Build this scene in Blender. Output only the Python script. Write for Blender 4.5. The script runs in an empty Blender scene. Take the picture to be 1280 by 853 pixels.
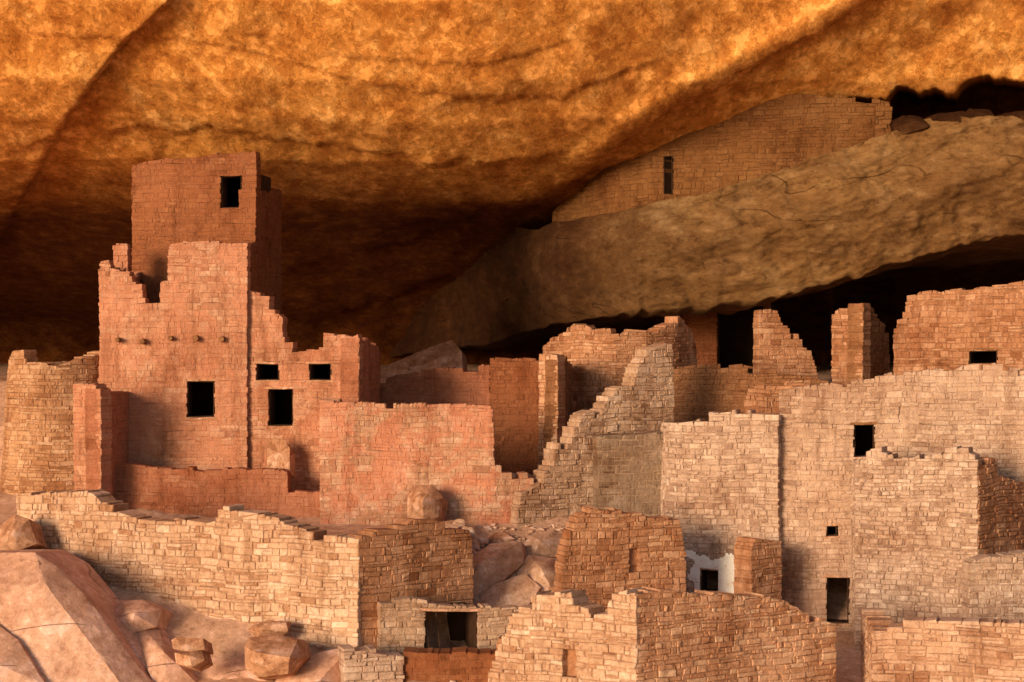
import bpy, bmesh, math, random
import numpy as np
from mathutils import Vector, noise
S = bpy.context.scene; C = S.collection
F = 2489.0; CX = 640.0; CY = 426.5
def X(px, Y): return (px-CX)/F*Y
def Z(py, Y): return (CY-py)/F*Y
R = math.radians

# ---------------------------------------------------------------- materials
def nt(name):
    m = bpy.data.materials.new(name); m.use_nodes = True
    t = m.node_tree; t.nodes.clear()
    o = t.nodes.new('ShaderNodeOutputMaterial'); b = t.nodes.new('ShaderNodeBsdfPrincipled')
    b.inputs['Roughness'].default_value = .92
    b.inputs['Specular IOR Level'].default_value = .12
    t.links.new(b.outputs[0], o.inputs[0])
    return m, t, b
def N(t, typ, **kw):
    n = t.nodes.new(typ)
    for k, v in kw.items(): setattr(n, k, v)
    return n
def noi(t, vec, scale, detail=4, rough=.6, dist=0):
    n = N(t, 'ShaderNodeTexNoise'); n.inputs['Scale'].default_value = scale
    n.inputs['Detail'].default_value = detail; n.inputs['Roughness'].default_value = rough
    n.inputs['Distortion'].default_value = dist
    t.links.new(vec, n.inputs['Vector']); return n.outputs['Fac']
def ramp(t, fac, stops):
    r = N(t, 'ShaderNodeValToRGB'); e = r.color_ramp.elements
    while len(e) < len(stops): e.new(.5)
    for i, (p, c) in enumerate(stops):
        e[i].position = p
        e[i].color = (c[0], c[1], c[2], 1) if hasattr(c, '__len__') else (c, c, c, 1)
    t.links.new(fac, r.inputs[0]); return r.outputs[0]
def mix(t, fac, a, b, mode='MIX'):
    m = N(t, 'ShaderNodeMix', data_type='RGBA', blend_type=mode)
    if isinstance(fac, (int, float)): m.inputs[0].default_value = fac
    else: t.links.new(fac, m.inputs[0])
    for s, v in ((6, a), (7, b)):
        if isinstance(v, tuple): m.inputs[s].default_value = (*v, 1)
        else: t.links.new(v, m.inputs[s])
    return m.outputs[2]
def math_(t, op, a, b=0.0):
    m = N(t, 'ShaderNodeMath', operation=op)
    for i, v in enumerate((a, b)):
        if isinstance(v, (int, float)): m.inputs[i].default_value = v
        else: t.links.new(v, m.inputs[i])
    return m.outputs[0]
def scaled(t, vec, s, rot=(0, 0, 0)):
    m = N(t, 'ShaderNodeMapping'); m.inputs['Scale'].default_value = s; m.inputs['Rotation'].default_value = rot
    t.links.new(vec, m.inputs[0]); return m.outputs[0]
def bump(t, b, h, dist, strength=1.0, prev=None):
    n = N(t, 'ShaderNodeBump'); n.inputs['Distance'].default_value = dist
    n.inputs['Strength'].default_value = strength
    t.links.new(h, n.inputs['Height'])
    if prev: t.links.new(prev, n.inputs['Normal'])
    t.links.new(n.outputs[0], b.inputs['Normal']); return n.outputs[0]

def masonry(name, dark, mid, light, mortar, plaster=None, pl=(.5, .6), amt=.88, wash=.36):
    m, t, b = nt(name)
    co = N(t, 'ShaderNodeTexCoord').outputs['Object']
    at = N(t, 'ShaderNodeAttribute', attribute_name='tone').outputs['Fac']
    md = tuple((a+c*2)/3 for a, c in zip(dark, mid)); ml = tuple((a+c)/2 for a, c in zip(light, mid))
    col = ramp(t, at, [(0, dark), (.15, md), (.45, mid), (.75, ml), (1, light)])
    n1 = noi(t, co, 12, 6, .78)
    col = mix(t, .9, col, ramp(t, n1, [(.32, (.42, .37, .33)), (.43, (.88, .85, .83)), (.55, (1.02, 1.02, 1.02)), (.68, (1.3, 1.28, 1.27))]), 'MULTIPLY')
    ism = math_(t, 'LESS_THAN', at, -.5)
    col = mix(t, ism, col, mortar)
    if plaster is None: plaster, pl, amt = tuple(c*1.02 for c in mid), (.54, .6), .6
    pm = ramp(t, noi(t, co, .9, 8, .74, .5), [(pl[0], 0), (pl[1], 1)])
    pc = mix(t, noi(t, co, 4, 7, .8), tuple(c*.58 for c in plaster), tuple(min(1, c*1.44) for c in plaster))
    col = mix(t, math_(t, 'MULTIPLY', pm, amt), col, pc)
    big = noi(t, co, .45, 5, .68)
    col = mix(t, 1.0, col, ramp(t, big, [(.32, (.66, .53, .44)), (.45, (.95, .92, .9)), (.55, (1.05, 1.07, 1.08)), (.68, (1.18, 1.24, 1.28))]), 'MULTIPLY')
    st = noi(t, scaled(t, co, (2.2, 2.2, .3)), 1.2, 6, .7)
    col = mix(t, .7, col, ramp(t, st, [(.36, (.62, .54, .48)), (.49, (1, 1, 1))]), 'MULTIPLY')
    wm = ramp(t, noi(t, scaled(t, co, (1, 1, .6)), 1.5, 8, .78), [(.53, 0), (.65, 1)])
    col = mix(t, math_(t, 'MULTIPLY', wm, wash), col, tuple(min(1, c*1.25+.06) for c in light))
    t.links.new(col, b.inputs['Base Color'])
    p = bump(t, b, noi(t, co, 6, 4, .7), .06, .8)
    bump(t, b, noi(t, co, 20, 6, .8), .032, 1, p)
    return m

M = {}
M['warm'] = masonry('warm_masonry', (.42,.215,.12), (.6,.37,.24), (.74,.52,.38), (.44,.24,.145))
M['peach'] = masonry('peach_masonry', (.4,.2,.115), (.58,.345,.225), (.71,.48,.35), (.42,.23,.14))
M['rim'] = masonry('orange_tan_masonry', (.34,.155,.075), (.49,.26,.14), (.61,.38,.24), (.35,.175,.09))
M['pale'] = masonry('pale_masonry', (.37,.225,.16), (.54,.36,.265), (.69,.5,.385), (.42,.265,.185))
M['greytan'] = masonry('grey_tan_masonry', (.32,.18,.11), (.48,.3,.2), (.61,.42,.31), (.36,.215,.14))
M['grey'] = masonry('grey_masonry', (.17,.105,.07), (.26,.17,.115), (.33,.23,.165), (.36,.235,.155))
M['orange'] = masonry('orange_masonry', (.3,.12,.055), (.43,.2,.105), (.56,.31,.185), (.31,.14,.07))
M['sunny'] = masonry('pink_orange_masonry', (.38,.17,.085), (.55,.285,.165), (.67,.42,.27), (.38,.18,.095))
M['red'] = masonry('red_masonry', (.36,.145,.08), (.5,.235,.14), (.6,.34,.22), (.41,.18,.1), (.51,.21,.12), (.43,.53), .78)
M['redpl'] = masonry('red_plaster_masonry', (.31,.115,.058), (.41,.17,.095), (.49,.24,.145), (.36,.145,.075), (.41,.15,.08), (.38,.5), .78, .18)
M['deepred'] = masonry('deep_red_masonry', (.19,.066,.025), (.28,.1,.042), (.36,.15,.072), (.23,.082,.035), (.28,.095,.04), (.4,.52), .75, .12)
M['mixed'] = masonry('mixed_plaster_masonry', (.38,.18,.105), (.53,.29,.18), (.65,.4,.28), (.44,.22,.13), (.53,.2,.115), (.47,.54), .8)
M['tan'] = masonry('tan_plaster_masonry', (.36,.21,.145), (.51,.325,.23), (.65,.45,.335), (.42,.255,.175), (.52,.325,.225), (.46,.56), .66)
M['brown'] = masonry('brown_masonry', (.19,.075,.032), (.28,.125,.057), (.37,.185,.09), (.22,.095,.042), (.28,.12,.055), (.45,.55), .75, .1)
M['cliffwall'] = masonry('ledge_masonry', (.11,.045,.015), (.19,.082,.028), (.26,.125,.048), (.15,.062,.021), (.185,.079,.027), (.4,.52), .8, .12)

def rock(name, cols, sc=.6, bd=.1, flake=0, streak=(1, 1, 1), rot=(0, 0, 0), crack=0, soot_shade=None, fl=.5, lowf=.42):
    m, t, b = nt(name)
    co = N(t, 'ShaderNodeTexCoord').outputs['Object']
    v = scaled(t, co, streak, rot)
    a = noi(t, v, sc, 9, .76, .3)
    c = ramp(t, a, [(.32, cols[0]), (.44, cols[1]), (.55, cols[2]), (.68, cols[3])])
    f = noi(t, v, sc*6, 8, .82)
    c = mix(t, .9, c, ramp(t, f, [(.36, (lowf, lowf*.8, lowf*.68)), (.45, (.9, .87, .83)), (.55, (1.05, 1.05, 1.03)), (.64, (1.35, 1.45, 1.6))]), 'MULTIPLY')
    g = noi(t, co, .16, 3, .5)
    c = mix(t, .5, c, ramp(t, g, [(.35, (.75, .63, .52)), (.55, (1.05, 1.05, 1.05))]), 'MULTIPLY')
    p = bump(t, b, noi(t, v, sc*2.2, 7, .72, .3), bd*.8, .7)
    if flake:
        fn = noi(t, v, flake, 8, .72, .2)
        fe = ramp(t, fn, [(.44, (.6, .5, .42)), (.45, (1, 1, 1)), (.54, (1, 1, 1)), (.548, (1.35, 1.55, 2.0))])
        c = mix(t, fl, c, fe, 'MULTIPLY')
        q = ramp(t, fn, [(.44, 0), (.45, .4), (.496, .45), (.504, .7), (.54, .75), (.548, 1)])
        p = bump(t, b, q, bd*.45, .8, p)
    if crack:
        k = noi(t, scaled(t, co, (.35, .5, 1.5), (0, R(crack), 0)), .4, 2, .5, .2)
        k = math_(t, 'ABSOLUTE', math_(t, 'SUBTRACT', k, .5))
        k = ramp(t, k, [(.0, 0), (.0035, 1)])
        gate = ramp(t, noi(t, co, .45, 3), [(.52, 1), (.56, 0)])
        k = mix(t, gate, k, (1, 1, 1))
        c = mix(t, .6, c, mix(t, k, (.3, .2, .12), (1, 1, 1)), 'MULTIPLY')
        p = bump(t, b, k, .04, .8, p)
    if soot_shade:  # soot blackening together with painted shade, deepening along one axis
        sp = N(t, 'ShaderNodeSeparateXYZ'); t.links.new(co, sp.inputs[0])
        ax, lo, hi, colr = soot_shade
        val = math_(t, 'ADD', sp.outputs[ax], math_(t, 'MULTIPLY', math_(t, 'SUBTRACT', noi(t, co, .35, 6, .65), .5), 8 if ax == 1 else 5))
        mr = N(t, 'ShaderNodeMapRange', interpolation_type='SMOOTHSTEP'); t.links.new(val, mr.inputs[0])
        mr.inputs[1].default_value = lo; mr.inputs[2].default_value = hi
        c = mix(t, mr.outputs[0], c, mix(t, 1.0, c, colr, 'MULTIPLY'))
    t.links.new(c, b.inputs['Base Color'])
    bump(t, b, noi(t, co, 9, 7, .84), bd*.6, .95, p)
    return m
M['ceil'] = rock('alcove_sandstone', [(.54,.19,.04), (.68,.27,.058), (.77,.335,.08), (.87,.46,.15)], .9, .07, 2.2, (.9, .55, .9), (0, R(-14), 0), soot_shade=(1, 50.5, 58, (.2, .14, .11)), fl=.75, lowf=.58)  # rear of the roof: soot plus recess shade put into the colour
M['ledge'] = rock('ledge_sandstone', [(.12,.058,.022), (.185,.092,.034), (.235,.122,.046), (.33,.2,.09)], .5, .06, 1.6, (.6, .6, 1.3), (0, R(14), 0), crack=18, soot_shade=(0, 7.5, -.5, (.2, .13, .1)), fl=.35)  # left flank darkened towards low x, shade painted into the rock colour
M['boulder'] = rock('pink_sandstone', [(.53,.28,.19), (.61,.345,.24), (.66,.385,.275), (.72,.45,.34)], .9, .025, 1.5, crack=35, fl=.2, lowf=.65)
M['boulder2'] = rock('orange_sandstone', [(.36,.16,.08), (.47,.23,.13), (.54,.29,.175), (.61,.37,.24)], 1.2, .035, 3)
M['rubble'] = rock('dusty_rubble_stone', [(.44,.25,.165), (.55,.33,.22), (.61,.38,.265), (.67,.45,.33)], 1.5, .03, 3, fl=.3)
M['dirt'] = rock('red_dirt', [(.45,.25,.155), (.54,.31,.2), (.6,.35,.235), (.66,.41,.29)], .8, .05)
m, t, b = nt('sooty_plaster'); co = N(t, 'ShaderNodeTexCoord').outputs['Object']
t.links.new(ramp(t, noi(t, co, 3), [(.3, (.03, .015, .008)), (.7, (.065, .03, .016))]), b.inputs['Base Color']); M['soot_shade'] = m
m, t, b = nt('aged_wood'); co = N(t, 'ShaderNodeTexCoord').outputs['Object']
t.links.new(ramp(t, noi(t, co, 12, 6), [(.3, (.12, .045, .02)), (.7, (.3, .14, .06))]), b.inputs['Base Color']); M['wood'] = m
m, t, b = nt('white_plaster'); co = N(t, 'ShaderNodeTexCoord').outputs['Object']
t.links.new(ramp(t, noi(t, co, 4, 8, .78), [(.36, (.6, .44, .33)), (.45, (.85, .76, .66)), (.6, (.9, .85, .78))]), b.inputs['Base Color'])
bump(t, b, noi(t, co, 14, 6), .03); M['white'] = m

# ---------------------------------------------------------------- mesh helpers
class MB:
    def __init__(s): s.v = []; s.f = []; s.t = []
    def box8(s, c, tone, skip=()):
        i = len(s.v); s.v += c
        for k, q in enumerate(((0,1,2,3), (7,6,5,4), (0,4,5,1), (1,5,6,2), (2,6,7,3), (3,7,4,0))):
            if k in skip: continue
            s.f.append(tuple(i+a for a in q)); s.t.append(tone)
    def build(s, name, mat, parent=None, smooth=False):
        o0 = Vector(parent.location) if parent else Vector((0, 0, 0))
        if parent and parent.parent: o0 = o0 + Vector(parent.parent.location)
        me = bpy.data.meshes.new(name)
        me.from_pydata([tuple(Vector(a)-o0) for a in s.v], [], s.f)
        a = me.attributes.new('tone', 'FLOAT', 'FACE'); a.data.foreach_set('value', s.t)
        me.materials.append(mat)
        if smooth: me.polygons.foreach_set('use_smooth', [True]*len(me.polygons))
        me.update()
        o = bpy.data.objects.new(name, me); C.objects.link(o)
        if parent: o.parent = parent
        return o
def tag(o, label, cat, group=None):
    o['label'] = label; o['category'] = cat
    if group: o['group'] = group
    return o
def thing(name, label, cat, loc):
    o = bpy.data.objects.new(name, None); C.objects.link(o); o.location = loc
    o.empty_display_size = .3
    return tag(o, label, cat)

rnd = random.Random(7)
class Wall:
    """masonry wall laid stone by stone along a plan path; top and base given as skyline profiles"""
    def __init__(s, path, top, base, T=.4, holes=(), relief=.016, course=.105, slen=.22, rag=.05, batter=0.0, raw=False, joint=.007, core=None, wav=.05, ruin=.3):
        pts = [(p[0], p[1]) if raw else (X(p[0], p[1]), p[1]) for p in path]
        P = np.array(pts); seg = np.hypot(*np.diff(P, axis=0).T); U = np.concatenate([[0], np.cumsum(seg)])
        s.U = U; s.P = P; L = U[-1]; du = .02; s.wav = wav; s.sd = rnd.uniform(0, 50)
        core = core if core is not None else max(.006, relief*.75)
        u = np.arange(0, L+du/2, du); gx = np.interp(u, U, P[:, 0]); gy = np.interp(u, U, P[:, 1])
        px = CX+F*gx/gy; s.T = T; s.batter = batter
        def prof(q):
            if isinstance(q, (int, float)): return np.full(len(u), float(q))
            a = np.array(q, float); xs = a[:, 0]+np.arange(len(a))*1e-4
            return (CY-np.interp(px, xs, a[:, 1]))/F*gy
        zt = prof(top); zb = prof(base)
        s.zmax = zt.max()
        k = 0; rg = np.zeros(len(u))
        while k < len(u):
            w = rnd.randint(6, 30); rg[k:k+w] = rnd.uniform(-1, 1)*rag; k += w
        zt = zt+rg
        s.holes = []
        br = {zb.min(), zt.max()+.05}
        for h in holes:
            ym = float(np.interp((h[0]+h[2])/2, px, gy)); z1 = Z(h[1], ym); z0 = Z(h[3], ym)
            uu = u[(px >= h[0]) & (px <= h[2])]
            s.holes.append((uu[0], uu[-1], z0, z1)); br |= {z0, z1}
        br = sorted(br); zs = [br[0]]
        for a, b_ in zip(br, br[1:]):
            z = a
            while b_-z > course*1.5:
                z += course*rnd.uniform(.5, 1.45); zs.append(z)
            zs.append(b_)
        mb = MB(); s.mb = mb
        for z0, z1 in zip(zs, zs[1:]):
            if z1-z0 < .01: continue
            zm = (z0+z1)/2; ok = (zt > z0+.03) & (zb < zm+course)
            for (a, b_, c, d) in s.holes:
                if c < zm < d: ok &= ~((u >= a) & (u <= b_))
            idx = np.flatnonzero(np.diff(np.concatenate([[0], ok.astype(int), [0]])))
            for i0, i1 in zip(idx[::2], idx[1::2]):
                a = u[i0]; b_ = min(L, u[i1-1]+du/2)
                if b_-a < .07: continue
                q = a
                while q < b_-.01:
                    w = slen*rnd.choice((.35, .5, .75, 1, 1.2, 1.6))*rnd.uniform(.8, 1.2)
                    if b_-(q+w) < .09: w = b_-q
                    fi, la = q <= a, q+w >= b_-.001
                    ztm = float(np.interp(q+w/2, u, zt)); exposed = ztm < z1+.03
                    if exposed and rnd.random() < ruin*.45:
                        q += w; continue
                    zt1 = z1; zr = z1
                    if exposed:
                        za_ = float(np.interp(q+w*.1, u, zt)); zb2 = float(np.interp(q+w*.9, u, zt))
                        zt1 = max(z0+.03, min(z1+.02, za_+rnd.uniform(-.02, .01))); zr = max(z0+.03, min(z1+.02, zb2+rnd.uniform(-.02, .01)))
                        if abs(zt1-zr) > .08: zt1 = zr = max(zt1, zr)
                    c1 = q+w; lo_ = min(zt1, zr)
                    s.box(q+(.015 if fi else 0), c1-(.015 if la else 0), z0, lo_-(.012 if exposed else 0), core, T-core, -1)
                    if not exposed and rnd.random() < .2 and z1-z0 > .09:
                        zz_ = z0+(z1-z0)*rnd.uniform(.35, .65)
                        s.stone(q, q+w, z0, zz_, relief, joint, fi, la); s.stone(q, q+w, zz_, z1, relief, joint, fi, la)
                    else: s.stone(q, q+w, z0, zt1, relief, joint, fi, la, exposed, zr)
                    q += w
    def pos(s, u, d, z):
        U, P = s.U, s.P
        i = int(min(max(np.searchsorted(U, u)-1, 0), len(U)-2))
        t = (P[i+1]-P[i])/(U[i+1]-U[i]); n = (-t[1], t[0])
        if len(U) > 3:
            j0 = max(i-1, 0); j1 = min(i+2, len(U)-1); tt = P[j1]-P[j0]; tt = tt/np.hypot(*tt); n = (-tt[1], tt[0])
        d = d-s.batter*max(0, s.zmax-z)
        d += .06*noise.noise(Vector((u*.5, z*.5, s.sd+7)))
        b = P[i]+t*(u-U[i])
        return (float(b[0]+n[0]*d), float(b[1]+n[1]*d), z+s.wav*noise.noise(Vector((u*.9, z*.6, s.sd)))+s.wav*.35*noise.noise(Vector((u*3, z*2, s.sd))))
    def box(s, u0, u1, z0, z1, d0, d1, tone):
        p = s.pos
        s.mb.box8([p(u0, d0, z0), p(u1, d0, z0), p(u1, d0, z1), p(u0, d0, z1), p(u0, d1, z0), p(u1, d1, z0), p(u1, d1, z1), p(u0, d1, z1)], tone)
    def stone(s, u0, u1, z0, z1, rel, g, first, last, exposed=False, zr=None):
        r = rnd.uniform; p = s.pos; mb = s.mb
        a = u0+(0 if first else g*r(.3, 1.5)); b = u1-(0 if last else g*r(.3, 1.5))
        if first: a += r(-.015, .015)
        if last: b += r(-.015, .015)
        c = z0+g*r(.0, 1.2); d = z1-g*r(.0, 1.2); d2 = (d if zr is None or not exposed else zr)
        off = -rel*r(-.5, 1.0); tw = rel*.5; ch = min(.012, .6*rel+.002); cc = min(ch*1.1, (z1-z0)*.25)
        j = lambda: r(-1, 1)*g
        m0 = off+ch; e = .02 if exposed else 0
        ua, ub, uc, ud = a+j(), b+j(), b+j()-e*r(0, 1), a+j()+e*r(0, 1); za, zb_, zc, zd = c+j(), c+j(), d2+j(), d+j()
        i = len(mb.v)
        o = [off+r(-tw, tw) for _ in range(4)]
        mb.v += [p(ua+cc, o[0], za+cc), p(ub-cc, o[1], zb_+cc), p(uc-cc, o[2], zc-cc), p(ud+cc, o[3], zd-cc),
                 p(ua, m0, za), p(ub, m0, zb_), p(uc, m0, zc), p(ud, m0, zd)]
        bk = s.T-off*.8
        mb.v += [p(ua, bk, za), p(ub, bk, zb_), p(uc, bk, zc), p(ud, bk, zd)]
        tn = min(1, max(0, rnd.gauss(.45, .26)))
        for q in ((0,1,2,3), (4,5,1,0), (5,6,2,1), (6,7,3,2), (7,4,0,3), (8,9,5,4), (9,10,6,5), (10,11,7,6), (11,8,4,7), (11,10,9,8)):
            mb.f.append(tuple(i+k for k in q)); mb.t.append(tn)

def boxpart(w, u0, u1, z0, z1, d0, d1, name, mat, parent, jit=.012):
    mb = MB(); r = lambda: rnd.uniform(-jit, jit)
    n = 5; g = []
    for (d, zz) in ((d0, z0), (d0, z1), (d1, z1), (d1, z0)):
        g.append([w.pos(u0+(u1-u0)*k/n, d+r(), zz+r()) for k in range(n+1)])
    for row in g: mb.v += row
    for k in range(n):
        for q in range(4):
            a = q*(n+1)+k; b = ((q+1) % 4)*(n+1)+k
            mb.f.append((a, a+1, b+1, b)); mb.t.append(.5)
    mb.f.append((0, n+1, 2*(n+1), 3*(n+1))); mb.f.append((n, 3*(n+1)+n, 2*(n+1)+n, n+1+n)); mb.t += [.5, .5]
    return mb.build(name, mat, parent)

def window(w, k, parent, lintel='stone', door=False, room=1.7, side=.45, up=.15, lin=.08, niche=0, nmat='orange', frame='boulder2'):
    u0, u1, z0, z1 = w.holes[k]; T = w.T; mb = MB(); p = w.pos; e = .022
    if niche:
        mb.v += [p(u0-.02, niche, z0-.02), p(u1+.02, niche+.02, z0-.02), p(u1+.02, niche, z1+.02), p(u0-.02, niche+.02, z1+.02)]
        mb.f.append((0, 1, 2, 3)); mb.t.append(.4)
        return mb.build('niche', M[nmat], parent)
    for (a, b, c, d) in ((u0, u0+e, z0, z1), (u1-e, u1, z0, z1), (u0+e, u1-e, z1-e, z1), (u0+e, u1-e, z0, z0+e)):
        mb.box8([p(a, lin, c), p(b, lin, c), p(b, lin, d), p(a, lin, d), p(a, T+.05, c), p(b, T+.05, c), p(b, T+.05, d), p(a, T+.05, d)], .3)
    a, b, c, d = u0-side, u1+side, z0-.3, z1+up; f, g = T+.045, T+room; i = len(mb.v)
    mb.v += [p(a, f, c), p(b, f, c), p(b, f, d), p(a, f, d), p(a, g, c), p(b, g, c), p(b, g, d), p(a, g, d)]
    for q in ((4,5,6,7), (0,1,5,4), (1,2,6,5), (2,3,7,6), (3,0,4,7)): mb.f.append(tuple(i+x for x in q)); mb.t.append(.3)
    o = mb.build('door' if door else 'window', M['soot_shade'], parent)
    lm = M['wood'] if lintel == 'wood' else M[frame]
    boxpart(w, u0-.09, u1+.08, z1+.002, z1+.05, -.006, T*.8, 'lintel', lm, o, .005)
    boxpart(w, u0-.05, u1+.06, z0-.04, z0-.002, -.018, T*.7, 'sill', M[frame], o)
    return o

def building(name, label, cat, parts):
    if len(parts) == 1 and not parts[0][2].holes:
        return tag(parts[0][2].mb.build(name, M[parts[0][1]]), label, cat)
    w0 = parts[0][2]; c = w0.pos(w0.U[-1]/2, .2, 0); zb = min(v[2] for v in w0.mb.v)
    t = thing(name, label, cat, (c[0], c[1], zb))
    for pn, mk, w, *wo in parts:
        w.mb.build(pn, M[mk], t)
        for k in range(len(w.holes)):
            opt = wo[0][k] if wo else {}
            window(w, k, t, **opt)
    return t

def arc(cpx, cY, r, a0, a1, n=24):
    cx = X(cpx, cY); out = []
    for k in range(n+1):
        a = R(a0+(a1-a0)*k/n); out.append((cx+r*math.cos(a), cY+r*math.sin(a)))
    return out
def zz(py, Y): return Z(py, Y)

# ---------------------------------------------------------------- cliff alcove
def fb(p, sc, o=5): return noise.fractal(Vector((p[0]*sc, p[1]*sc, p[2]*sc)), 1.0, 2.1, o)
def sst(a, b, x): t = min(1, max(0, (x-a)/(b-a))); return t*t*(3-2*t)
def grid_mesh(name, rows, mat, parent=None, smooth=True):
    mb = MB(); n = len(rows[0])
    for r_ in rows: mb.v += r_
    for j in range(len(rows)-1):
        for i in range(n-1):
            mb.f.append((j*n+i, (j+1)*n+i, (j+1)*n+i+1, j*n+i+1)); mb.t.append(.5)
    return mb.build(name, mat, parent, smooth)
ys_ = [-900, -500, -200, -60, 0, 100, 150, 200, 250, 300, 350, 400, 440, 470, 900]
ds_ = [41, 43, 45, 45.6, 46, 47.6, 49, 51, 54.4, 59.6, 65.5, 71, 74, 75, 75]
cr_x = [900, 1046, 1058, 1075, 1108, 1122, 1150, 1195, 1212, 1240, 1300, 1500, 2700]; cr_y = [400, 160, 124, 121, 124, 108, 112, 116, 98, 96, 104, 90, 90]
def ceil_depth(px, py):
    w = 14*noise.noise(Vector((px*.006, py*.006, 3.3)))
    D = float(np.interp(py+w*.6, ys_, ds_))
    D += 1.7*sst(560, 1080, px)
    yl = np.interp(px, [300, 560, 600, 700, 740, 800, 880, 1000, 1090, 1400], [330, 320, 290, 240, 212, 160, 118, 52, 0, -170])
    yl += 5*noise.noise(Vector((px*.02, 0, 1)))+5*noise.noise(Vector((px*.07, 0, 1)))+2*noise.noise(Vector((px*.25, 0, 1)))
    s_ = py-yl
    k = sst(520, 760, px)
    D += k*(.9*sst(-12, 110, s_)) + k*.4*sst(-1.5, 2, s_) - k*.25*math.exp(-((s_+18)/18)**2)
    xl = np.interp(py, [-200, 0, 60, 100, 150, 210, 300, 420], [420, 215, 150, 118, 85, 48, 0, -60]) + 5*noise.noise(Vector((py*.03, 2, 1)))+4*noise.noise(Vector((py*.1, 2, 1)))
    q = px-xl
    D += .6*sst(-1.5, 2.5, q)*sst(420, 60, q) + .1*math.exp(-(q/3)**2)
    for n_, (xa, ya, am) in enumerate((([0, 150, 300, 560, 760], [190, 160, 165, 205, 190], .2), ([0, 260, 520, 700, 860], [40, 52, 118, 122, 60], .12), ([250, 400, 600, 760], [20, 70, 82, 40], .09), ([500, 560, 640, 700], [150, 128, 122, 130], .1),
                                       ([330, 420, 520, 600, 690], [350, 318, 300, 262, 250], .35), ([360, 450, 560, 680], [400, 385, 345, 330], .35))):
        y2 = np.interp(px, xa, ya)+9*noise.noise(Vector((px*.025, 7+n_*10, 1)))+3*noise.noise(Vector((px*.1, 7+n_*10, 1)))
        D += am*sst(-1.5, 1.5, py-y2)*sst(60, 0, py-y2)*sst(xa[0], xa[0]+60, px)*sst(xa[-1], xa[-1]-80, px)
    yc = float(np.interp(px, cr_x, cr_y))+6*noise.noise(Vector((px*.05, 3, 4)))+3*noise.noise(Vector((px*.15, 3, 4)))
    if px > 1040: D += 6*sst(0, 13, py-yc)
    D += 6*sst(330, 420, py)*sst(330, 120, px)
    return D
pxs = list(np.linspace(-1500, -60, 36)) + list(np.arange(-50, 1332, 3.2)) + list(np.linspace(1345, 2700, 34))
pys = list(np.linspace(-900, -60, 22)) + list(np.arange(-50, 470, 2.8)) + [500, 560, 640, 760]
rows = []
for py in pys:
    row = []
    for px in pxs:
        D = ceil_depth(px, py); p = (X(px, D), D, Z(py, D))
        n1 = fb((p[0], p[1]*.5, p[2]*.8), .22, 3); n2 = fb((p[0]*.9, p[1]*.4, p[2]*.9), .9, 6)
        fl = math.floor((n2+n1*.5)*6)/6
        D += n1*.28+n2*.04+fl*.06+.5*sst(54, 62, D)*n1
        row.append((X(px, D), D, Z(py, D)))
    rows.append(row)
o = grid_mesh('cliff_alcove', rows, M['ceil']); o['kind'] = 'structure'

kx = [300, 450, 540, 600, 650, 700, 800, 900, 1000, 1300, 1800]; ky = [88, 77, 69, 62.5, 57.8, 54, 50.8, 49.9, 49.5, 48.9, 47]
tx = [300, 500, 560, 600, 660, 700, 830, 900, 1000, 1100, 1160, 1280, 1800]; ty = [300, 300, 292, 285, 285, 280, 252, 238, 206, 172, 150, 145, 140]
bx_ = [300, 500, 600, 700, 800, 900, 1000, 1100, 1180, 1280, 1800]; by_ = [455, 445, 432, 404, 390, 383, 366, 338, 314, 292, 250]
cols = []
lp = list(np.arange(300, 1330, 4)) + list(np.linspace(1340, 1800, 14))
for px in lp:
    Yf = float(np.interp(px, kx, ky)); pt = float(np.interp(px, tx, ty))+3*noise.noise(Vector((px*.02, 5, 5)))+2.5*noise.noise(Vector((px*.09, 5, 5)))+sst(760, 640, px)*16*noise.noise(Vector((px*.025, 8, 5))); pb = float(np.interp(px, bx_, by_))+5*noise.noise(Vector((px*.03, 1, 5)))+4*noise.noise(Vector((px*.08, 1, 5)))
    zt = Z(pt, Yf+.5); zb = Z(pb, Yf+.7); col = []
    pr = [(zt+.1, Yf+9)]
    for k in range(5): pr.append((zt+.02, Yf+6-k*1.1))
    for k in range(72):
        f_ = k/71; z = zt+(zb-zt)*f_
        bul = .4*(1-min(1, f_*2.2)) + 1.0*max(0, f_-.4)**1.3*1.9
        pr.append((z, Yf+bul))
    for k in range(10): pr.append((zb-.02-.03*k, Yf+1.4+1.6*(k+1)))
    am = 1+1.5*sst(53, 62, Yf)
    for (z, Y) in pr:
        x = X(px, Yf)
        n1 = fb((x, Y*.6, z*1.2), .4, 3); v_ = z*1.5-x*.4
        n2 = fb((x*.6, Y*.5, v_), .6, 4)
        n4 = fb((x+30, Y*.5, z-x*.3), .5, 2)
        fl = math.floor(n2*4)/4; f2 = math.floor(n4*4)/4
        dd = (n1*.16+fl*.27+f2*.24)*am+.035*fb((x, Y, z), 3, 4)
        col.append((x, Y+dd, z+.2*n1*sst(Yf+.9, Yf+3, Y)))
    cols.append(col)
rows = [list(r_) for r_ in zip(*cols)]
o = grid_mesh('cliff_ledge', rows, M['ledge']); o['kind'] = 'structure'

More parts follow.
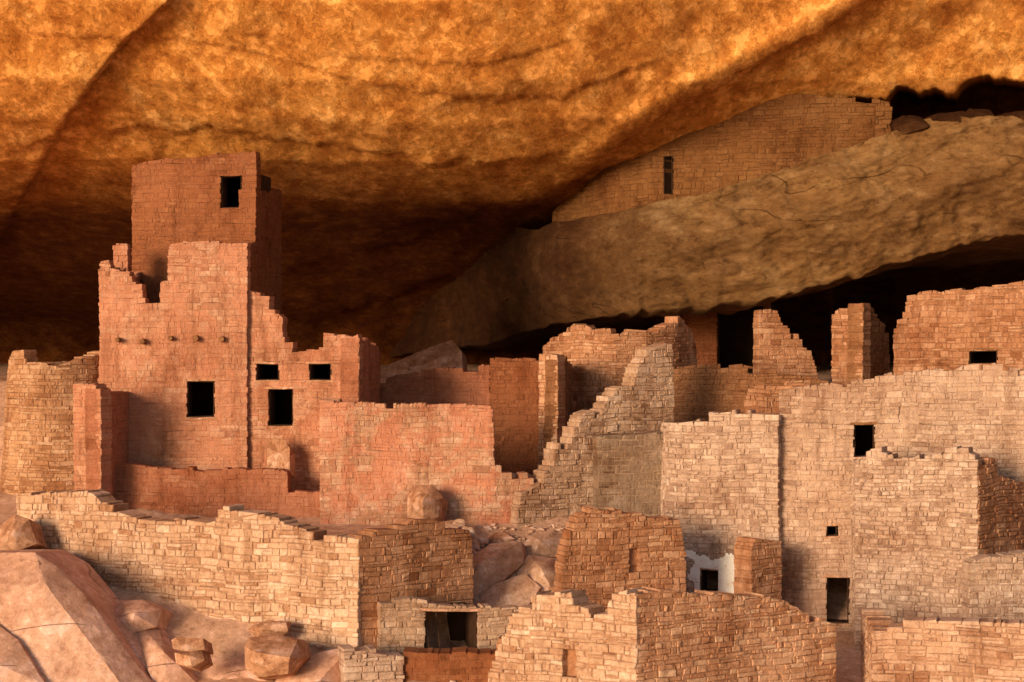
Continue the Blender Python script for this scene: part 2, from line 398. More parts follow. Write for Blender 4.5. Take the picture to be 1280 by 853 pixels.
# ---------------------------------------------------------------- ground
def terr_line(x): return float(np.interp(x, [-9.93, -2.855], [40.2, 37.0]))
def gz(x, Y):
    g = float(np.interp(Y, [-400, 0, 26, 33, 36, 38.5, 40, 41.5, 43, 45, 47.8, 49, 51, 60, 120, 400], [-60, -16, -8.6, -6.9, -6.3, -5.8, -5.15, -4.55, -4.0, -3.5, -3.4, -1.9, -1.0, -.9, -.9, -.9]))
    r_ = float(np.interp(Y, [33, 36, 38, 41.5, 43, 45, 47, 50], [-7.1, -6.6, -6.3, -6.05, -5, -3.6, -2.4, -1]))
    if 33 < Y < 50:
        k = sst(2.2, 3.4, x); g = g*(1-k)+min(g, r_)*k
    if x < -.9 and 30 < Y < 44:
        if x < -2.855: yl = terr_line(x); zb = float(np.interp(x, [-9.93, -2.855], [-4.45, -5.85]))
        else: yl = float(np.interp(x, [-2.855, -.78], [37, 38.7])); zb = -5.8
        if Y > yl+.25: g = max(g, -4.0)
        elif x < -2.7: g = max(g, zb-(yl-Y)*.55)
    return g
gxs = [-500, -250, -120, -60, -30, -20] + list(np.arange(-14, 14, .2)) + [20, 30, 60, 120, 250, 500]
gys = [-400, -200, -100, -50, -20, 0, 10, 20, 26, 30] + list(np.arange(32, 52, .2)) + [54, 58, 64, 75, 95, 120, 200, 400]
rows = [[(x, Y, gz(x, Y)+(.12*fb((x, Y, 0), .8, 5)+.05*fb((x, Y, 4), 3, 3))) for x in gxs] for Y in gys]
rows = rows[::-1]
o = grid_mesh('ground', rows, M['dirt']); o['kind'] = 'structure'

# ---------------------------------------------------------------- left: round tower, square tower house
rt_top = [(-10, 450), (14, 447), (17, 435), (30, 435), (32, 450), (60, 453), (95, 452), (105, 445), (122, 440), (150, 440)]
w1 = Wall(arc(76, 46.2, 1.12, 182, 358), rt_top, zz(665, 45), .38, raw=True, batter=.09, course=.095, slen=.19, relief=.012)
w2 = Wall(arc(76, 46.2, 1.12, 2, 178, 16), zz(452, 46), zz(640, 46), .38, raw=True)
building('round_tower', 'curved tan stone tower with ragged rim at the far left edge', 'stone tower', [('front_wall', 'rim', w1), ('back_wall', 'rim', w2)])
PL = dict(relief=.008, rag=.05, joint=.0045, core=.005, wav=.05, slen=.24)
PM = dict(relief=.011, rag=.05, joint=.005, core=.007)
A = Wall([(125, 45.0), (309, 44.9)], [(125, 327), (138, 327), (138, 338), (160, 338), (166, 352), (176, 356), (181, 375), (199, 375), (200, 351), (209, 350), (210, 306), (230, 299), (270, 300), (310, 303)],
         zz(645, 45), .42, [(233, 477, 267, 522)], **PL)
B = Wall([(309, 45.05), (449, 44.7)], [(308, 366), (336, 369), (337, 392), (353, 394), (354, 421), (364, 421), (366, 436), (403, 436), (404, 415), (418, 419), (449, 420)],
         zz(645, 45), .42, [(320, 454, 348, 475), (386, 455, 413, 476), (335, 487, 366, 534)], **PL)
Bs = Wall([(449, 44.7), (475, 48.3)], [(449, 420), (463, 426), (475, 440)], zz(530, 47), .4, **PM)
As = Wall([(309, 45.35), (326, 47.5)], [(309, 303), (326, 306)], zz(400, 46), .4, **PM)
Al = Wall([(X(125, 45)-.02, 49), (X(125, 45)-.02, 45.02)], zz(335, 45), zz(640, 45), .4, raw=True)
Uf = Wall([(165, 47.9), (320, 47.5)], [(165, 207), (176, 203), (230, 196), (290, 190), (320, 187)], zz(420, 47), .4, [(276, 219, 301, 260)], **PL)
Us = Wall([(320, 47.55), (353, 51)], [(320, 238), (353, 238)], zz(400, 48), .4, **PM)
Ul = Wall([(X(165, 47.9)-.02, 51), (X(165, 47.9)-.02, 47.95)], zz(207, 48), zz(420, 48), .4, raw=True)
Up = Wall([(141, 46.6), (160, 46.6)], [(141, 312), (146, 305), (160, 306)], zz(400, 46), .35)
t = building('square_tower_house', 'tall red plastered stone tower house with stepped broken top and five dark openings', 'cliff house',
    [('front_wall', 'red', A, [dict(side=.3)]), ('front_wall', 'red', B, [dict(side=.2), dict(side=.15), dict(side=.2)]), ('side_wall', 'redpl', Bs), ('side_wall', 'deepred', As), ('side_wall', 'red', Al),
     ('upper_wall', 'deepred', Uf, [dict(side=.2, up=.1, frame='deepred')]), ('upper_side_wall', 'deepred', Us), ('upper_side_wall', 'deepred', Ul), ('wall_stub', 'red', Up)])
for px, py in ((147, 425), (178, 427), (213, 423), (245, 423), (277, 424)):
    mb = MB(); Y0 = 44.83; c = (X(px, Y0), Z(py, Y0)); n = 10; r0 = rnd.uniform(.055, .085)
    for k in range(n): mb.v.append((c[0]+r0*.85*math.cos(k*6.283/n), Y0-.07+rnd.uniform(-.01, .01), c[1]+r0*.85*math.sin(k*6.283/n)))
    for k in range(n): mb.v.append((c[0]+r0*math.cos(k*6.283/n), Y0+.25, c[1]+r0*math.sin(k*6.283/n)))
    mb.f.append(tuple(range(n))); mb.t.append(.5)
    for k in range(n): mb.f.append((k, k+n, (k+1) % n+n, (k+1) % n)); mb.t.append(.5)
    mb.build('beam_end', M['wood'], t)

building('buttress', 'narrow projecting buttress beside the round tower, lit on its left face', 'stone buttress',
    [('front_wall', 'red', Wall([(92, 43.3), (126, 43.0)], [(92, 481), (118, 482), (126, 486)], zz(640, 43), .38, **PM)),
     ('side_wall', 'redpl', Wall([(126, 43.02), (162, 45.0)], [(126, 486), (162, 489)], zz(640, 43), .34, **PM))])
building('low_wall', 'long low red plastered wall at the foot of the square tower house', 'stone wall',
    [('wall', 'redpl', Wall([(138, 43.95), (360, 43.7), (403, 43.7)], [(138, 582), (250, 585), (359, 586), (360, 614), (403, 616)], zz(670, 44), .4, **PL))])
building('room_wall', 'broad flat-topped wall with patches of red plaster right of the tower house', 'stone wall',
    [('wall', 'mixed', Wall([(400, 43.2), (618, 43.1), (668, 43.3)], [(400, 499), (440, 503), (560, 505), (612, 506), (616, 511), (618, 590), (668, 591)], zz(690, 43), .42, relief=.01, rag=.025, core=.007, joint=.005)),
     ('side_wall', 'red', Wall([(X(400, 43.2)+.0, 44.7), (X(400, 43.2), 43.22)], zz(503, 43.2), zz(640, 43), .4, raw=True))])
building('room_back_wall', 'shaded red back wall seen behind the broad flat-topped wall', 'stone wall',
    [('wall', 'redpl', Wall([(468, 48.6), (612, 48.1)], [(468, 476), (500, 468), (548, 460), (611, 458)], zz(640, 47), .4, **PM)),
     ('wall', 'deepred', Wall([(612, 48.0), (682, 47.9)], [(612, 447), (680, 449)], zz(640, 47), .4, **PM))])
building('wall_pier', 'slender upright pier of pale stone beside the dark red room', 'stone pier',
    [('pier', 'sunny', Wall([(673, 45.3), (697, 45.1)], [(673, 452), (680, 443), (697, 444)], zz(600, 45), .42)),
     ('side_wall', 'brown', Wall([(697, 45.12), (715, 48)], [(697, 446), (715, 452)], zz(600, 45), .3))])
building('round_room', 'rounded roofless room with broken rim in front of the dark cave mouth', 'cliff house',
    [('curved_wall', 'orange', Wall([(678, 49.6), (700, 48.6), (730, 47.9), (770, 47.6), (810, 47.8), (845, 48.4), (872, 49.4)],
      [(676, 432), (690, 422), (704, 415), (722, 405), (736, 410), (742, 413), (800, 414), (818, 418), (835, 400), (850, 398), (866, 414), (872, 440)], zz(610, 46), .4, relief=.014, rag=.08))])
building('stepped_wall', 'tan masonry wall whose broken edge climbs like stairs to the right', 'stone wall',
    [('wall', 'greytan', Wall([(646, 42.95), (842, 44.8)], [(646, 640), (650, 612), (668, 600), (690, 590), (692, 572), (702, 556), (722, 542), (726, 525), (750, 516), (757, 498), (770, 484), (790, 479), (794, 462), (808, 441), (822, 432), (840, 430), (843, 434)],
      zz(690, 43.5), .5, relief=.024, course=.12, slen=.24, rag=.12))])
building('brick_block_wall', 'neat grey brown coursed block wall below the stair-like wall', 'stone wall',
    [('wall', 'grey', Wall([(747, 42.7), (833, 42.9)], [(747, 545), (790, 543), (833, 540)], zz(670, 43), .6, relief=.01, course=.115, slen=.24, rag=.01, joint=.011, core=.008, wav=.01, ruin=0))])
building('back_terrace_wall', 'orange brown wall in shade behind the right hand rooms', 'stone wall',
    [('wall', 'brown', Wall([(838, 46.8), (1035, 46.4)], [(838, 455), (930, 456), (975, 464), (1035, 474)], zz(560, 46), .4))])
building('wall_stub', 'low brown rubble stub of wall above the right hand rooms', 'stone wall',
    [('wall', 'orange', Wall([(931, 44.8), (1040, 44.6)], [(931, 500), (936, 488), (948, 480), (990, 478), (1040, 476)], zz(560, 45), .4, relief=.03, rag=.08))])
building('storeroom', 'dim storeroom wall under the rock ledge with a wide black doorway', 'cliff house',
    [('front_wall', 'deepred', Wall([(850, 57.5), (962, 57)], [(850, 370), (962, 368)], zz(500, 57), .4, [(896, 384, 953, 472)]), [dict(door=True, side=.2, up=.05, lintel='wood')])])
building('wall_stump', 'leaning pillar-like stump of wall tapering down to the right under the ledge', 'stone wall',
    [('wall', 'orange', Wall([(948, 48.6), (1026, 48.9)], [(948, 386), (972, 384), (976, 400), (984, 403), (988, 420), (998, 425), (1004, 438), (1013, 443), (1022, 470), (1026, 490)], zz(510, 49), .42, rag=.1))])
building('corner_room', 'small broken corner of a room between the wall stump and the far right wall', 'cliff house',
    [('front_wall', 'orange', Wall([(1039, 48.3), (1078, 47.8)], [(1039, 400), (1045, 389), (1060, 384), (1078, 381)], zz(500, 48), .4)),
     ('side_wall', 'brown', Wall([(1078, 47.82), (1113, 49.4)], [(1078, 381), (1092, 385), (1097, 398), (1108, 405), (1113, 430)], zz(500, 48), .4))])
building('upper_right_house', 'tall wall at the far right under the ledge with one narrow slot window', 'cliff house',
    [('front_wall', 'orange', Wall([(1117, 47.4), (1360, 45.6)], [(1117, 420), (1121, 400), (1130, 396), (1133, 375), (1150, 367), (1200, 361), (1280, 353), (1360, 350)], zz(500, 47), .42, [(1211, 439, 1246, 455)], relief=.012, rag=.03), [dict(lintel='wood', up=.2)])])

building('ledge_granary', 'high orange masonry wall squeezed under the cave roof with one dark slot', 'cliff house',
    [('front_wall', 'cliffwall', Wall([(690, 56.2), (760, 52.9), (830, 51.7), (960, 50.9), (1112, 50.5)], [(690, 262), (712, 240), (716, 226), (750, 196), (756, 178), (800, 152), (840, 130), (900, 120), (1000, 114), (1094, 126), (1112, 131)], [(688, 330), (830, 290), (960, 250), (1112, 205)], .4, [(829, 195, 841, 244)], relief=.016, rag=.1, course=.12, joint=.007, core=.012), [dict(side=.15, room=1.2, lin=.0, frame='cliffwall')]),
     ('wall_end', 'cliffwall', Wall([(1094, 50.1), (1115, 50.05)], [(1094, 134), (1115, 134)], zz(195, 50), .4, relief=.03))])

# ---------------------------------------------------------------- right: main houses
ra = Wall([(831, 42.0), (973, 41.2)], [(831, 534), (836, 526), (868, 522), (893, 513), (972, 515)], zz(820, 41.5), .42, [(876, 713, 899, 741)], relief=.019, course=.1, slen=.2, rag=.07)
ral = Wall([(X(831, 42.0)+.02, 43.6), (X(831, 42.0)+.01, 42.02)], zz(536, 42), zz(800, 42), .35, raw=True)
t = building('plastered_house', 'pale masonry house with small doorway in a patch of white plaster', 'cliff house', [('front_wall', 'pale', ra, [dict(door=True)]), ('side_wall', 'pale', ral)])
mb = MB(); W_ = ra; idx = {}; h0 = W_.holes[0]; cell = .03
u_a, u_b, z_a, z_b = h0[0]-.4, h0[1]+.95, h0[2]-.16, h0[3]+.42
nu = int((u_b-u_a)/cell); nz = int((z_b-z_a)/cell)
def pv(i, j):
    if (i, j) not in idx:
        u = u_a+i*cell; z = z_a+j*cell; idx[i, j] = len(mb.v)
        mb.v.append(W_.pos(u, -.022-.008*noise.noise(Vector((u*6, z*6, 0))), z))
    return idx[i, j]
for i in range(nu):
    for j in range(nz):
        u = u_a+(i+.5)*cell; z = z_a+(j+.5)*cell
        if h0[0]-.01 < u < h0[1]+.01 and h0[2]-.02 < z < h0[3]+.02: continue
        e = max(abs((u-(u_a+u_b)/2)/((u_b-u_a)/2)), abs((z-(z_a+z_b)/2)/((z_b-z_a)/2)))
        if e > .84+.5*noise.fractal(Vector((u*3, z*3, 2)), 1, 2, 4)-.2*sst(h0[1]+.3, u_b, u)*sst(z_a+.4, z_b, z): continue
        mb.f.append((pv(i, j), pv(i+1, j), pv(i+1, j+1), pv(i, j+1))); mb.t.append(.5)
mb.build('white_plaster', M['white'], t)

rb = Wall([(974, 41.45), (1283, 40.6)], [(974, 487), (1000, 484), (1050, 477), (1100, 470), (1130, 466), (1180, 460), (1215, 456), (1250, 452), (1266, 458), (1283, 463)], zz(850, 41), .42,
          [(1067, 530, 1093, 572), (1033, 722, 1061, 780), (1033, 658, 1046, 671), (1124, 509, 1149, 530)], relief=.014, course=.105, slen=.21, rag=.04)
building('long_house', 'long tan house front with sloping top, upper window and tall dark doorway', 'cliff house',
    [('front_wall', 'tan', rb, [dict(lintel='wood'), dict(door=True, up=.1), dict(side=.1, up=.05), dict(niche=.03, nmat='tan')]), ('side_wall', 'tan', Wall([(1283, 40.62), (1345, 43.5)], [(1283, 463), (1345, 470)], zz(800, 41), .4))])
building('front_tower', 'square pale masonry tower with rough top standing before the long tan house', 'stone tower',
    [('front_wall', 'pale', Wall([(1069, 39.7), (1222, 38.7)], [(1069, 580), (1080, 568), (1100, 562), (1130, 567), (1170, 564), (1195, 559), (1210, 566), (1222, 573)], zz(870, 39), .45, relief=.021, course=.09, slen=.17, rag=.08)),
     ('side_wall', 'orange', Wall([(1222, 38.72), (1292, 40.5)], [(1222, 572), (1246, 575), (1248, 597), (1292, 602)], zz(860, 39), .4, relief=.022, course=.1, slen=.2)),
     ('side_wall', 'pale', Wall([(X(1069, 39.7)+.16, 41.0), (X(1069, 39.7)+.02, 39.72)], zz(580, 39.7), zz(820, 39), .4, raw=True))])
building('low_front_wall', 'low pale wall at the right edge at the foot of the square pale tower', 'stone wall',
    [('wall', 'pale', Wall([(1212, 38.15), (1350, 38.3)], [(1212, 702), (1235, 696), (1260, 691), (1350, 686)], zz(880, 38), .5, relief=.02, course=.095, slen=.19))])
building('broken_wall', 'brown broken wall with a slanting left end in front of the white plaster patch', 'stone wall',
    [('wall', 'orange', Wall([(702, 39.2), (858, 40.0)], [(702, 715), (704, 690), (710, 668), (718, 652), (724, 638), (745, 636), (776, 641), (800, 640), (820, 646), (846, 642), (852, 655), (855, 680), (858, 700)], zz(790, 39.5), .45, [(787, 686, 799, 716)], relief=.022, course=.1, slen=.2, rag=.09), [dict(niche=.12)])])
building('small_pier', 'short orange stone pier right of the white plaster patch', 'stone pier',
    [('front', 'orange', Wall([(938, 39.9), (976, 40.4)], [(938, 684), (944, 671), (976, 674)], zz(780, 40), .5, relief=.016)), ])

fl_ = Wall([(609, 34.6), (795, 33.0)], [(609, 850), (613, 835), (622, 810), (632, 785), (640, 764), (646, 758), (663, 758), (664, 742), (674, 740), (680, 744), (682, 752), (690, 752), (692, 743), (714, 741), (716, 757), (734, 760), (738, 771), (757, 772), (760, 757), (768, 745), (778, 741), (795, 739)],
           zz(930, 33.5), .5, [(702, 813, 718, 848)], relief=.02, course=.1, slen=.22, rag=.04, ruin=.2)
fr_ = Wall([(795, 33.02), (1046, 35.3)], [(795, 739), (860, 741), (960, 745), (984, 750), (1000, 765), (1012, 770), (1040, 779), (1046, 790)], zz(930, 34), .5, relief=.02, course=.095, slen=.23, rag=.04)
fbk = Wall([(X(1046, 35.3)-.5, 35.9), (X(609, 34.6)+.2, 36.6)], zz(800, 36), zz(900, 36), .4, raw=True)
building('corner_block', 'nearest stone block seen at its corner, bright left face and orange right face', 'stone building',
    [('left_wall', 'warm', fl_, [dict(niche=.16)]), ('right_wall', 'sunny', fr_), ('back_wall', 'orange', fbk)])
building('near_right_wall', 'low stepped peach stone wall in the bottom right corner', 'stone wall',
    [('wall', 'peach', Wall([(1090, 34.3), (1370, 33.3)], [(1090, 792), (1106, 791), (1108, 786), (1135, 786), (1137, 779), (1280, 777), (1370, 777)], zz(930, 34), .5, relief=.02, course=.105, slen=.25, rag=.03)),
     ('side_wall', 'peach', Wall([(X(1090, 34.3)+.3, 37), (X(1090, 34.3)+.02, 34.32)], zz(790, 34.3), zz(930, 34), .4, raw=True))])

building('terrace_wall', 'long peach coloured retaining wall with uneven top turning a corner at lower left', 'stone wall',
    [('left_wall', 'warm', Wall([(20, 40.25), (448, 37.0)], [(20, 620), (60, 615), (118, 617), (128, 626), (141, 630), (142, 643), (190, 648), (266, 655), (274, 642), (282, 634), (318, 638), (346, 648), (360, 658), (400, 665), (448, 670)],
       [(20, 730), (60, 735), (448, 850)], .5, relief=.02, course=.115, slen=.24, rag=.05)),
     ('right_wall', 'orange', Wall([(448, 37.02), (592, 38.7)], [(448, 670), (460, 663), (504, 661), (512, 650), (545, 650), (549, 659), (586, 664), (590, 680), (592, 700)], [(448, 830), (472, 800), (478, 758), (592, 757)], .45, relief=.014, course=.12, slen=.28, rag=.03))])
building('niche_wall', 'low wall with a wide dark niche below the corner of the retaining wall', 'stone wall',
    [('wall', 'greytan', Wall([(475, 37.0), (655, 37.6)], [(475, 752), (515, 751), (600, 756), (655, 757)], zz(890, 37), .35, [(531, 763, 597, 815)], relief=.016, rag=.03), [dict(side=.0, up=.02, room=.9)])])
building('bench_wall', 'low reddish ledge wall under the wide dark niche', 'stone wall',
    [('wall', 'deepred', Wall([(503, 36.3), (622, 36.3)], [(503, 815), (622, 818)], zz(900, 36.5), .6, rag=.02, relief=.008, core=.003, joint=.003))])
building('footing_wall', 'small mottled white and tan footing wall at the bottom left of the niche', 'stone wall',
    [('wall', 'pale', Wall([(430, 35.9), (505, 36.2)], [(430, 812), (440, 810), (505, 816)], zz(900, 36), .5, relief=.026, rag=.05))])

# ---------------------------------------------------------------- boulders
def finish_rock(bm, name, mat, loc, label, cat, group):
    bmesh.ops.recalc_face_normals(bm, faces=bm.faces)
    me = bpy.data.meshes.new(name); bm.to_mesh(me); bm.free(); me.materials.append(M[mat])
    me.polygons.foreach_set('use_smooth', [True]*len(me.polygons))
    me.set_sharp_from_angle(angle=R(30))
    o = bpy.data.objects.new(name, me); C.objects.link(o); o.location = loc
    return tag(o, label, cat, group)
def boulder(px, py, Y, w, h, dep, label, mat='boulder', seed=0, cuts=11, rot=0, group=None, sub=5, name='boulder', cat='boulder'):
    rr = random.Random(seed*31+int(px)); bm = bmesh.new(); bmesh.ops.create_icosphere(bm, subdivisions=sub, radius=1)
    pl = []
    for _ in range(cuts):
        n = Vector((rr.gauss(0, 1), rr.gauss(0, 1), rr.gauss(0, .9))).normalized(); pl.append((n, rr.uniform(.42, .68)))
    pl.append((Vector((rr.uniform(-.3, .3), -.5, .8)).normalized(), .5)); pl.append((Vector((rr.uniform(-.5, .5), -.9, 0)).normalized(), .5))
    sx = w/2/F*Y*1.12; sz = h/2/F*Y*1.12; sy = dep/2; cr, sr = math.cos(R(rot)), math.sin(R(rot))
    for v in bm.verts:
        p = v.co.copy()
        for _ in range(2):
            for n, d in pl:
                e = p.dot(n)-d
                if e > 0: p -= n*e
        p *= 1.4
        q = Vector((p.x*sx, p.y*sy, p.z*sz)); so = Vector((seed*3.1, px*.1, 0))
        k = min(sx, sz, .8)
        q += p.normalized()*(noise.fractal(q*1.6/k*.5+so, 1, 2, 5)*.03*k+noise.fractal(q*6+so, 1, 2, 3)*.006)
        v.co = Vector((q.x*cr-q.z*sr, q.y, q.x*sr+q.z*cr))
    return finish_rock(bm, name, mat, (X(px, Y), Y, Z(py, Y)), label, cat, group)
def slab(pts, dep, label, mat='boulder', seed=0, name='boulder', cat='boulder', amp=.035):
    """angular slab: convex hull of face corners (px, py, depth) and their backs, broken up by noise"""
    Y0 = sum(p[2] for p in pts)/len(pts); c = Vector((X(sum(p[0] for p in pts)/len(pts), Y0), Y0, Z(sum(p[1] for p in pts)/len(pts), Y0)))
    bm = bmesh.new()
    for (px, py, Y) in pts:
        q = Vector((X(px, Y), Y, Z(py, Y)))-c
        bm.verts.new(q); bm.verts.new(q+Vector((.1, dep, -.15)))
    bmesh.ops.convex_hull(bm, input=bm.verts)
    for v in [v for v in bm.verts if not v.link_faces]: bm.verts.remove(v)
    for _ in range(7):
        es = [e for e in bm.edges if e.calc_length() > .09]
        if not es: break
        bmesh.ops.subdivide_edges(bm, edges=es, cuts=1, use_grid_fill=True)
        bmesh.ops.triangulate(bm, faces=[f for f in bm.faces if len(f.verts) > 3])
        if len(bm.verts) > 30000: break
    bm.normal_update()
    for v in bm.verts:
        q = v.co+Vector((seed*5., 0, 0)); n = noise.fractal(q*.7, 1, 2, 4)
        v.co += v.normal*(n*amp*.6+math.floor(n*3)/3*amp+noise.fractal(q*4, 1, 2, 3)*.008)
    return finish_rock(bm, name, mat, c, label, cat, None)
slab([(-70, 690, 37.9), (2, 690, 37.6), (44, 691, 37.3), (76, 710, 37.1), (104, 742, 36.8), (190, 853, 36.0), (196, 910, 35.9), (-70, 910, 35.2), (-70, 760, 36.5), (56, 728, 36.5), (150, 853, 35.5), (60, 905, 35.0)], 2.0,
     'huge smooth pink boulder filling the bottom left corner', seed=3, amp=.02)
slab([(-70, 770, 36.6), (-20, 768, 36.2), (22, 800, 35.8), (60, 860, 35.2), (66, 910, 35.0), (-70, 910, 34.6), (0, 830, 35.2)], 1.0,
     'flat faced pink slab lying in front of the huge corner boulder', seed=23, amp=.02)
slab([(78, 738, 37.9), (110, 742, 38), (150, 768, 37.6), (178, 796, 37.2), (258, 905, 36.3), (120, 905, 36.0), (92, 780, 37.2), (146, 778, 37.1), (214, 880, 35.9)], 1.2,
     'steep pink slab leaning right of the huge corner boulder', seed=5, amp=.02)
slab([(166, 790, 37.3), (176, 782, 37.5), (200, 786, 37.6), (255, 850, 37), (300, 905, 36.5), (215, 905, 35.8), (186, 840, 36.2), (205, 815, 36.4)], 1.0,
     'narrow pink slab tilting down to the right beneath the small stacked stones', seed=8, amp=.02)
slab([(196, 788, 37.9), (262, 794, 37.9), (340, 800, 37.6), (420, 822, 37.2), (440, 905, 36.4), (250, 905, 36.2), (240, 850, 36.7), (330, 850, 36.5)], .8,
     'broad flat pink rock shelf under the blocky orange boulder', seed=11)
slab([(345, 846, 36.3), (398, 814, 36.6), (440, 807, 36.7), (443, 905, 36.0), (335, 905, 35.6), (400, 850, 35.9)], .7,
     'low pinkish rock right of the blocky orange boulder at the bottom edge', seed=14, amp=.02)
slab([(140, 765, 37.7), (150, 751, 37.9), (178, 749, 37.9), (202, 762, 37.7), (196, 784, 37.4), (162, 792, 37.2), (142, 780, 37.4), (168, 768, 37.1)], .6, 'faceted pink boulder below the long retaining wall', seed=4, amp=.02)
slab([(-5, 660, 39.4), (20, 644, 39.4), (36, 650, 39.3), (46, 680, 39.1), (20, 688, 38.9), (-5, 690, 38.9), (16, 668, 38.9)], .6, 'dark pink boulder against the left end of the retaining wall', 'boulder2', seed=9, amp=.02)
slab([(305, 808, 36), (312, 797, 36.2), (350, 795, 36.2), (372, 800, 36.1), (378, 822, 35.9), (360, 842, 35.7), (322, 848, 35.7), (306, 836, 35.8), (318, 815, 35.5), (362, 822, 35.45)], .8,
     'blocky orange boulder near the bottom, largest of the middle stones', 'boulder2', seed=2, amp=.02)
boulder(341, 785, 37.2, 46, 22, .6, 'flat orange stone lying just behind the blocky orange boulder', 'boulder2', seed=6)
slab([(218, 816, 35.9), (252, 813, 35.9), (256, 826, 35.8), (240, 834, 35.7), (220, 830, 35.8), (236, 820, 35.65)], .4, 'lower small orange stone of the stacked pair', 'boulder2', seed=12, amp=.01)
slab([(214, 800, 36.0), (222, 796, 36), (254, 798, 36), (256, 812, 35.9), (238, 815, 35.8), (216, 811, 35.85)], .4, 'upper small orange stone of the stacked pair', 'boulder2', seed=13, amp=.01)
slab([(510, 620, 42.5), (520, 608, 42.6), (540, 606, 42.6), (554, 622, 42.5), (548, 646, 42.3), (530, 654, 42.1), (510, 646, 42.2), (528, 628, 42)], .5, 'single grey pink boulder leaning on the plastered wall', 'boulder2', seed=15, amp=.03)
slab([(334, 553, 44.4), (342, 549, 44.4), (356, 550, 44.4), (362, 560, 44.35), (362, 590, 44.2), (334, 590, 44.2)], .14, 'upright tan slab leaning below the tall doorway of the tower house', 'boulder2', seed=16, name='stone_slab', cat='stone slab', amp=.01)
slab([(470, 472, 54), (478, 460, 54), (520, 440, 54.5), (565, 425, 55), (577, 440, 54.5), (580, 480, 53.5), (470, 490, 53.5)], 1.2, 'large wedge shaped dark red slab in the cave behind the back wall', 'boulder2', seed=17)
LR = [[(1112, 150), (1128, 143), (1150, 146), (1160, 158), (1120, 172)], [(1150, 150), (1172, 142), (1205, 140), (1212, 156), (1160, 168)], [(1200, 146), (1212, 134), (1238, 136), (1248, 150), (1210, 164)], [(1240, 146), (1262, 140), (1300, 138), (1302, 158), (1246, 160)]]
for k, L_ in enumerate(LR):
    slab([(a, b_, 49.6-.3*(i % 2)) for i, (a, b_) in enumerate(L_)], .8, ('first', 'second', 'third', 'last')[k]+' flat broken rock counted from the wall end along the top of the high ledge', 'ledge', seed=60+k, name='ledge_rock', cat='rock', amp=.05)
RS = [([(552, 738, 39.9), (562, 716, 40.2), (612, 680, 40.9), (652, 676, 41.1), (656, 704, 40.7), (604, 744, 39.9), (570, 758, 39.6), (602, 704, 39.9)], 'long slanted slab lying across the upper left of the rubble slope'),
      ([(596, 752, 39.7), (616, 730, 39.9), (656, 716, 40.1), (676, 734, 39.9), (658, 760, 39.5), (608, 768, 39.3)], 'wide low slab at the bottom of the rubble slope'),
      ([(650, 686, 41.6), (662, 668, 41.8), (694, 662, 41.9), (708, 676, 41.7), (694, 696, 41.4), (664, 700, 41.3), (676, 676, 41.2)], 'grey pink slab high on the rubble slope beside the broken wall'),
      ([(646, 716, 40.6), (660, 694, 40.9), (692, 698, 40.9), (708, 722, 40.5), (694, 746, 40.0), (660, 742, 40.0), (676, 710, 40.1)], 'thick block in the right half of the rubble slope touching the broken wall')]
for k, (p_, lb) in enumerate(RS): slab(p_, .5, lb, 'rubble', seed=80+k, amp=.02)
rr_ = random.Random(4); rub = []
for _ in range(40):
    px = rr_.uniform(556, 706); py = rr_.uniform(652, 752); Y = float(np.interp(py, [650, 752], [42.6, 39.7])); x = X(px, Y)
    rub.append((px, CY-(gz(x, Y)+.05)*F/Y, Y, rr_.uniform(12, 32), rr_.uniform(8, 16), rr_.uniform(-25, 30)))
for k, (px, py, Y, w, h, ro) in enumerate(rub):
    boulder(px, py, Y, w, h, w/F*Y*.8, 'angular fallen stone on the rubble slope between retaining wall and broken wall', 'rubble' if k % 3 else 'boulder2', seed=30+k, rot=ro, group='fallen stones on the rubble slope', sub=3, name='fallen_stone', cat='stone')
mb = MB()
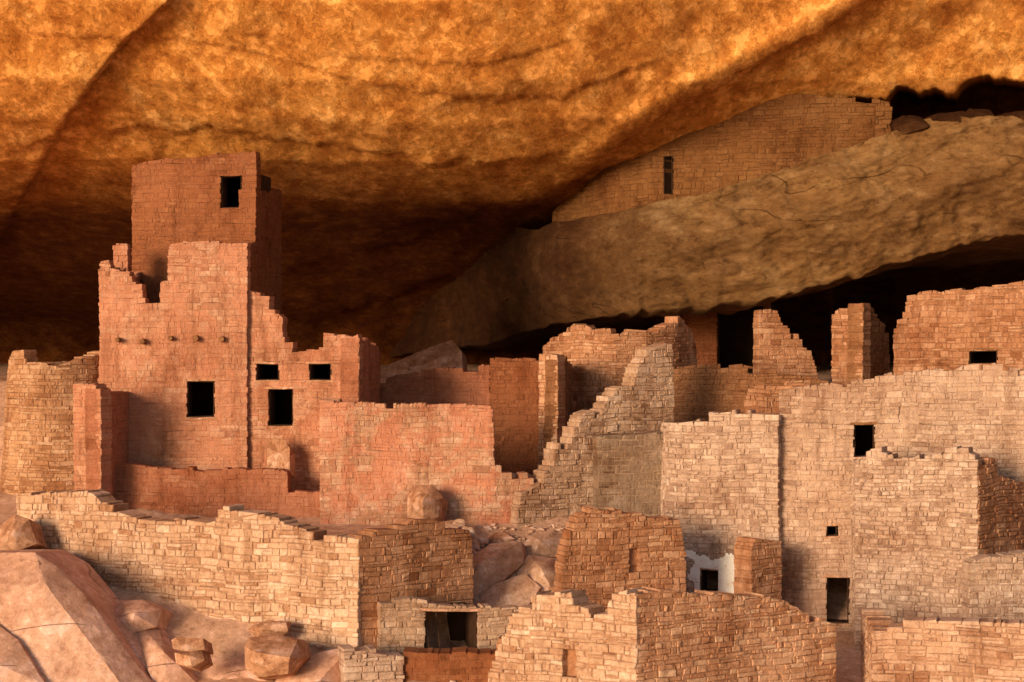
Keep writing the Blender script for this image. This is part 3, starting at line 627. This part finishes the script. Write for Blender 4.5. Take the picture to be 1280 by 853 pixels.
for k in range(1300):
    if k < 1000: x = rnd.uniform(-1.6, 2.0); Y = rnd.uniform(38.7, 43)
    else: x = rnd.uniform(-4, 8); Y = rnd.uniform(34, 39.5)
    z = gz(x, Y)+.04; s_ = rnd.uniform(.02, .07); i = len(mb.v); q = []
    a0 = rnd.uniform(0, 3)
    for (a, b_, c) in ((-1,-1,-1), (1,-1,-1), (1,-1,1), (-1,-1,1), (-1,1,-1), (1,1,-1), (1,1,1), (-1,1,1)):
        xx = s_*a*rnd.uniform(.4, 1.3); yy = s_*b_*rnd.uniform(.5, 1)
        q.append((x+xx*math.cos(a0)-yy*math.sin(a0), Y+xx*math.sin(a0)+yy*math.cos(a0), z+s_*.6*c*rnd.uniform(.3, 1)))
    mb.box8(q, .5)
o = mb.build('gravel', M['rubble']); o['kind'] = 'stuff'; tag(o, 'loose small stones and gravel scattered on the red dirt slope', 'gravel')

# ---------------------------------------------------------------- light, camera
EL, AZ = 10, 36
w = bpy.data.worlds.new('World'); S.world = w; w.use_nodes = True
bg = w.node_tree.nodes['Background']; sk = w.node_tree.nodes.new('ShaderNodeTexSky'); sk.sky_type = 'NISHITA'; sk.sun_disc = False
sk.sun_elevation = R(EL); sk.sun_rotation = R(180+AZ)
w.node_tree.links.new(sk.outputs[0], bg.inputs[0]); bg.inputs[1].default_value = .15
l = bpy.data.lights.new('sun', 'SUN'); l.energy = 4.4; l.angle = R(18); l.color = (1, .775, .53)
lo = bpy.data.objects.new('sun', l); C.objects.link(lo)
d = Vector((math.sin(R(AZ))*math.cos(R(EL)), math.cos(R(AZ))*math.cos(R(EL)), -math.sin(R(EL))))
lo.rotation_euler = d.to_track_quat('-Z', 'Y').to_euler()
cam = bpy.data.cameras.new('camera'); cam.sensor_width = 36; cam.lens = F/1280*36; cam.clip_end = 2000; cam.clip_start = .5
co_ = bpy.data.objects.new('camera', cam); C.objects.link(co_); co_.rotation_euler = (R(90), 0, 0); S.camera = co_
S.view_settings.view_transform = 'Standard'; S.view_settings.look = 'None'; S.view_settings.exposure = 0
